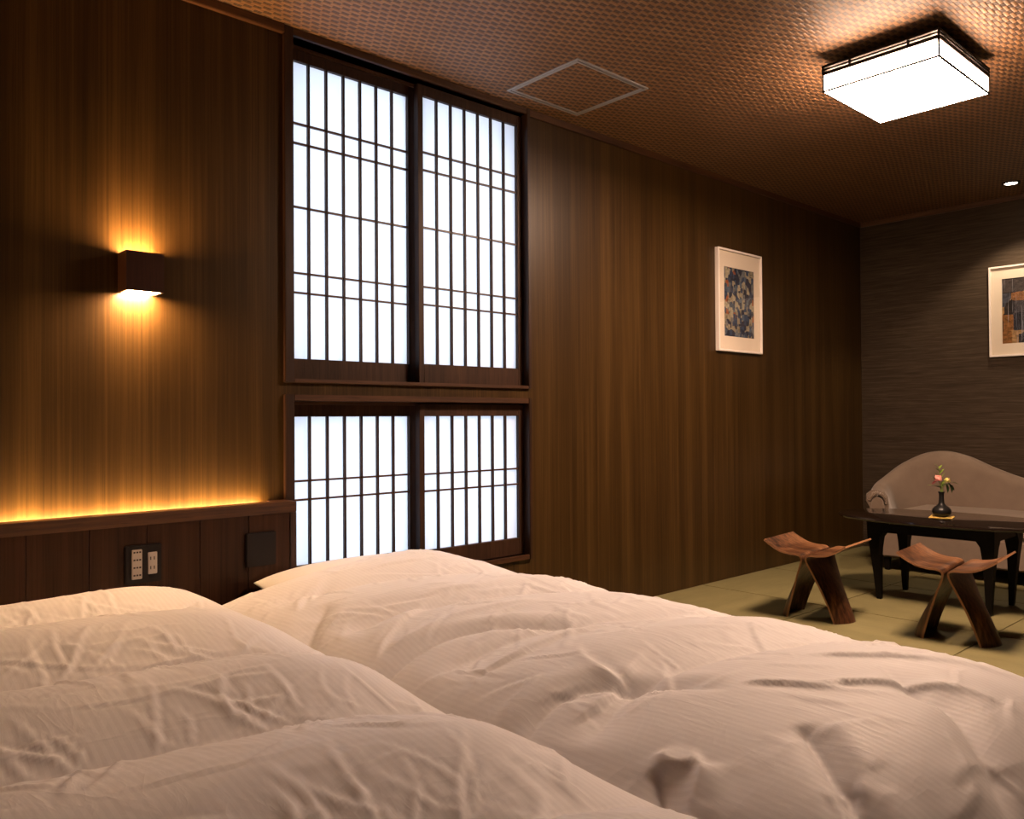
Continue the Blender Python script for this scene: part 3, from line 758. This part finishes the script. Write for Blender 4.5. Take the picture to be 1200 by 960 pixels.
def grooves(P, lines):
    """sink quilting valleys and fold lines into the relaxed sheet"""
    X = P[..., 0]; Y = P[..., 1]; G = np.zeros(X.shape)
    for pts, depth, sig, skew in lines:
        pts = catmull(pts, 24)[:, :2]; best = np.full(X.shape, 9.0); sd = np.zeros(X.shape); tt = np.zeros(X.shape)
        for i in range(len(pts)-1):
            a, b = pts[i], pts[i+1]; ab = b-a; L2 = ab @ ab + 1e-12
            t = np.clip(((X-a[0])*ab[0] + (Y-a[1])*ab[1])/L2, 0, 1)
            dx = X-(a[0]+t*ab[0]); dy = Y-(a[1]+t*ab[1]); d = np.hypot(dx, dy); m = d < best
            best = np.where(m, d, best); sd = np.where(m, np.sign(ab[0]*dy-ab[1]*dx), sd); tt = np.where(m, (i+t)/(len(pts)-1), tt)
        fade = np.clip(np.minimum(tt, 1-tt)*5, 0, 1); fade = fade*fade*(3-2*fade)
        s_ = sig*(1 + skew*sd)
        G -= depth*fade*(np.exp(-(best/s_)) - .35*np.exp(-((best-2.2*sig)/(1.2*sig))**2)*(sd*skew > 0))
    P = P.copy(); P[..., 2] += G; return P

def refine(P):
    def up(A, ax):
        A = np.moveaxis(A, ax, 0); pad = np.concatenate([2*A[:1]-A[1:2], A, 2*A[-1:]-A[-2:-1]])
        mid = (-pad[:-3] + 9*pad[1:-2] + 9*pad[2:-1] - pad[3:])/16
        out = np.empty((2*len(A)-1,) + A.shape[1:]); out[0::2] = A; out[1::2] = mid
        return np.moveaxis(out, 0, ax)
    return up(up(P, 0), 1)

def duvet(label, P, thick=.03):
    a, b = P.shape[:2]
    mb = MB(); mb.grid(P)
    under = P.copy(); under[..., 2] = np.maximum(under[..., 2]-thick, .012)
    n = a*b; vs = under.reshape(-1, 3).tolist(); mb.v += [tuple(v) for v in vs]
    for i in range(a-1):
        for j in range(b-1): mb.f.append((n+i*b+j, n+(i+1)*b+j, n+(i+1)*b+j+1, n+i*b+j+1))
    for i in range(a-1):
        mb.f.append((i*b, n+i*b, n+(i+1)*b, (i+1)*b)); mb.f.append((i*b+b-1, (i+1)*b+b-1, n+(i+1)*b+b-1, n+i*b+b-1))
    for j in range(b-1):
        mb.f.append((j, j+1, n+j+1, n+j)); mb.f.append(((a-1)*b+j, n+(a-1)*b+j, n+(a-1)*b+j+1, (a-1)*b+j+1))
    me = bpy.data.meshes.new('duvet'); me.from_pydata(mb.v, [], mb.f)
    uv = me.uv_layers.new(name='UVMap'); idx = np.empty(len(me.loops), np.int32); me.loops.foreach_get('vertex_index', idx)
    loc = idx % n; s = .00675; U = np.stack([(loc % b)*s, (loc // b)*s], 1).astype(np.float32); uv.data.foreach_set('uv', U.ravel())
    for p in me.polygons: p.use_smooth = True
    me.materials.append(M['duvet'])
    o = bpy.data.objects.new('duvet', me); COL.objects.link(o)
    return tag(o, label, 'duvet')

B1 = (-.12, 1.005, -2.45, -.15); B2 = (.92, 1.96, -2.44, -.19)
for (b, lab) in ((B1, 'white futon mattress under the left duvet'), (B2, 'white futon mattress under the right duvet')):
    mo = obj('mattress', MB().box(b[0]+(.10 if b is B1 else .20), b[1]-(.16 if b is B1 else .10), b[2]+.10, -.26, 0, .22), M['pillow'], bevel=.04, seg=3, smooth='auto', at=((b[0]+b[1])/2, (b[2]+b[3])/2, 0))
    tag(mo, lab, 'mattress')
def soften(P, n, keep):
    S = P[..., 2].copy()
    for _ in range(n):
        Q = np.pad(S, 1, mode='edge'); S = (Q[:-2, 1:-1] + Q[2:, 1:-1] + Q[1:-1, :-2] + Q[1:-1, 2:] + 4*S)/8
    P = P.copy(); P[..., 2] = S + keep*(P[..., 2]-S); return P
def creases(P, specs):
    """thin folds: (start, heading, length, bend, height, width); one flank steep, the other soft"""
    X = P[..., 0]; Y = P[..., 1]; G = np.zeros(X.shape)
    for (x, y), hd, L, bend, h, wd in specs:
        c, s_ = math.cos(hd), math.sin(hd)
        a = (X-x)*c + (Y-y)*s_; d = -(X-x)*s_ + (Y-y)*c
        m = (a > -.02) & (a < L+.02) & (np.abs(d) < .14)
        if not m.any(): continue
        t = np.clip(a[m]/L, 0, 1); dd = d[m] - bend*L*(4*t*(1-t)) - .004*np.sin(t*7+x*40)
        w = wd*(.45+.9*t); env = np.clip(t*6, 0, 1)*np.clip((1-t)*1.6, 0, 1)
        prof = np.where(dd > 0, np.exp(-(dd/w)**1.3 if False else -(np.abs(dd)/w)), np.exp(-(dd/(w*.45))**2))
        und = np.exp(-((dd+w*1.3)/(w*1.0))**2)
        G[m] += h*env*(prof - .4*und)
    P = P.copy(); P[..., 2] += .009*np.tanh(np.where(G < 0, G*1.0, G)/.009)*np.where(G < 0, .6, 1.0); return P
core1_ = bed_core(*B1, .27, .235, .33, .28)
def core1(x, y): return core1_(x - .05*np.clip((y+1.7)/1.3, 0, 1)*np.clip((x-.2)/.7, 0, 1.15), y)
def core2(x, y):
    x0, x1, y0, y1 = B2
    def rnd(d, R, p): e = 1-np.clip(d/R, 0, 1); return 1-np.sqrt(np.maximum(1-e**p, 0))
    z = .498 - .225*rnd(x1-x, .34, 2.2) - .135*rnd(x-x0, .56, 2.0) - .15*rnd(y1-y, .46, 2.0) - .2*rnd(y-y0, .30, 2.2)
    z = z + .034*np.exp(-((x-1.66)/.28)**2 - ((y+.42)/.18)**2)
    out = np.maximum(np.maximum(x0-x, x-x1), np.maximum(y0-y, y-y1)); out = np.maximum(out, 0)
    return np.maximum(z - out*9, .03)
V1 = [[(-.1,-.42),(.25,-.50),(.55,-.52),(.98,-.62)], [(-.1,-.95),(.2,-1.0),(.5,-1.06),(.98,-1.16)], [(-.1,-1.42),(.3,-1.47),(.6,-1.52),(.98,-1.63)], [(-.1,-1.9),(.3,-1.95),(.98,-2.06)]]
def gather1(X, Y):
    g = 0
    for v in V1:
        yv = np.interp(X, [p[0] for p in v], [p[1] for p in v]); g = g + .03*np.exp(-((Y-yv)/.10)**2)
    return g
rg = np.random.default_rng(21)
D1, _, _ = cloth(B1[0]-.02, B1[1]+.004, B1[2]-.02, B1[3]-.004, core1, ex=.022, ey=.022, seed=3, gather=gather1)
D1 = refine(soften(D1, 45, .22))
D1 = grooves(D1, [(v, .050, .105, .25) for v in V1])
sp1 = []
for k in range(230):
    v = V1[rg.integers(0, 4)]; x = rg.uniform(-.1, .88); yv = np.interp(x, [p[0] for p in v], [p[1] for p in v])
    up = 1 if rg.random() < .65 else -1
    sp1.append(((x, yv + up*rg.uniform(-.01, .05)), up*math.pi/2 + rg.normal(0, .55), rg.uniform(.10, .28), rg.normal(0, .05), rg.uniform(.0025, .0065), rg.uniform(.004, .012)))
for k in range(90):
    sp1.append(((rg.uniform(0, .85), rg.uniform(-2.2, -.3)), rg.uniform(-.7, .5) + (math.pi if rg.random() < .5 else 0), rg.uniform(.12, .32), rg.normal(0, .06), rg.uniform(.002, .005), rg.uniform(.006, .015)))
D1 = creases(D1, sp1)
duvet('rumpled white duvet on the left bed, nearest the lit headboard', D1)
D2, _, _ = cloth(B2[0]+.004, B2[1]+.02, B2[2]-.02, B2[3]-.06, core2, ex=.024, ey=.026, seed=8)
D2 = refine(soften(D2, 40, .30))
V2 = [([(1.02,-.62),(1.25,-.66),(1.5,-.74),(1.9,-.93)], .020, .07, .3), ([(1.02,-1.02),(1.2,-1.02),(1.45,-1.1),(1.9,-1.3)], .022, .06, .3), ([(1.0,-1.42),(1.25,-1.42),(1.55,-1.52),(1.9,-1.72)], .020, .07, -.3),
      ([(.98,-1.85),(1.2,-1.8),(1.5,-1.85),(1.85,-1.98)], .022, .06, .3)]
F2 = [([(.90,-1.35),(.974,-1.304),(1.137,-1.282),(1.278,-1.356),(1.408,-1.502)], .017, .026, .5), ([(1.02,-1.22),(1.253,-1.199),(1.484,-1.261)], -.008, .028, .3), ([(.90,-1.09),(.978,-.957),(1.131,-.783)], .018, .035, .4),
      ([(.918,-1.751),(1.042,-1.717),(1.123,-1.735),(1.202,-1.83),(1.255,-1.956)], .014, .026, .5), ([(1.027,-1.965),(1.013,-2.008),(1.046,-2.039)], -.009, .022, .4), ([(1.041,-2.043),(.957,-2.071),(.90,-2.09)], -.010, .020, .4),
      ([(1.007,-1.993),(.957,-2.03),(.90,-2.09)], .016, .030, .4), ([(1.201,-2.106),(1.147,-2.168),(1.099,-2.224),(1.102,-2.252)], .018, .026, .5), ([(1.564,-2.066),(1.449,-2.182),(1.435,-2.241),(1.345,-2.321),(1.243,-2.396)], .018, .032, .5), ([(1.09,-2.23),(1.053,-2.285),(1.024,-2.33)], .014, .024, .4)]
D2 = grooves(D2, V2 + F2)
sp2 = [((1.03,-1.14), .35, .50, .06, .014, .030), ((1.0,-1.22), .55, .42, .08, .012, .024), ((1.03,-1.5), -.15, .55, .08, .012, .034), ((1.02,-1.78), .25, .35, -.05, .012, .022), ((1.18,-1.78), 1.2, .22, .1, .010, .02),
       ((1.05,-.75), .75, .30, .06, .011, .024), ((1.12,-.72), .9, .26, .06, .009, .02), ((1.35,-2.05), -.9, .35, .08, .013, .026), ((1.5,-1.95), -1.0, .42, .06, .011, .026), ((1.28,-1.95), -1.1, .3, .05, .009, .02)]
for k in range(120):
    x = rg.uniform(1.0, 1.85); y = rg.uniform(-2.35, -.35)
    sp2.append(((x, y), rg.normal(.15, .55) + (math.pi if rg.random() < .5 else 0), rg.uniform(.10, .34), rg.normal(0, .06), rg.uniform(.002, .005), rg.uniform(.006, .018)))
for k in range(60):
    x = rg.uniform(1.0, 1.85); v = V2[rg.integers(0, 4)][0]; yv = np.interp(x, [p[0] for p in v], [p[1] for p in v])
    sp2.append(((x, yv), (1 if rg.random() < .5 else -1)*math.pi/2 + rg.normal(0, .6), rg.uniform(.08, .2), rg.normal(0, .05), rg.uniform(.002, .005), rg.uniform(.005, .012)))
D2 = creases(D2, sp2)
duvet('rumpled white duvet on the right bed below the window', D2)
# pillow at the head of the right bed
def pillow(label, cx, cy, cz, w, d, h, rz, tilt):
    n = 25; us = np.linspace(-1, 1, n); top_, bot = [], []
    for v in us:
        rt, rb = [], []
        for u_ in us:
            e = max(0, (1-abs(u_)**2.6))*max(0, (1-abs(v)**2.6)); z = h*.5*e**.55
            x = u_*w/2*(1-.05*(1-v*v)*0 - .045*abs(v)**2*0 + .0); y = v*d/2
            x *= 1-.06*(1-u_*u_)*0; 
            rt.append((x, y, z+.002)); rb.append((x, y, -z*.8-.002))
        top_.append(rt); bot.append(rb)
    mb = MB(); mb.grid(np.array(top_)); o1 = len(mb.v); mb.v += [tuple(p) for r in bot for p in r]
    for i in range(n-1):
        for j in range(n-1): mb.f.append((o1+i*n+j, o1+(i+1)*n+j, o1+(i+1)*n+j+1, o1+i*n+j+1))
    for k in range(n-1):
        mb.f.append((k, o1+k, o1+k+1, k+1)); mb.f.append(((n-1)*n+k, (n-1)*n+k+1, o1+(n-1)*n+k+1, o1+(n-1)*n+k))
        mb.f.append((k*n, (k+1)*n, o1+(k+1)*n, o1+k*n)); mb.f.append((k*n+n-1, o1+k*n+n-1, o1+(k+1)*n+n-1, (k+1)*n+n-1))
    o = obj('pillow', mb, M['pillow'], smooth=True, sub=1); o.location = (cx, cy, cz); o.rotation_euler = (tilt, 0, rz)
    return tag(o, label, 'pillow')
pillow('white pillow poking out from under the head of the right duvet', 1.565, -.275, .395, .68, .33, .14, 0.0, .10)
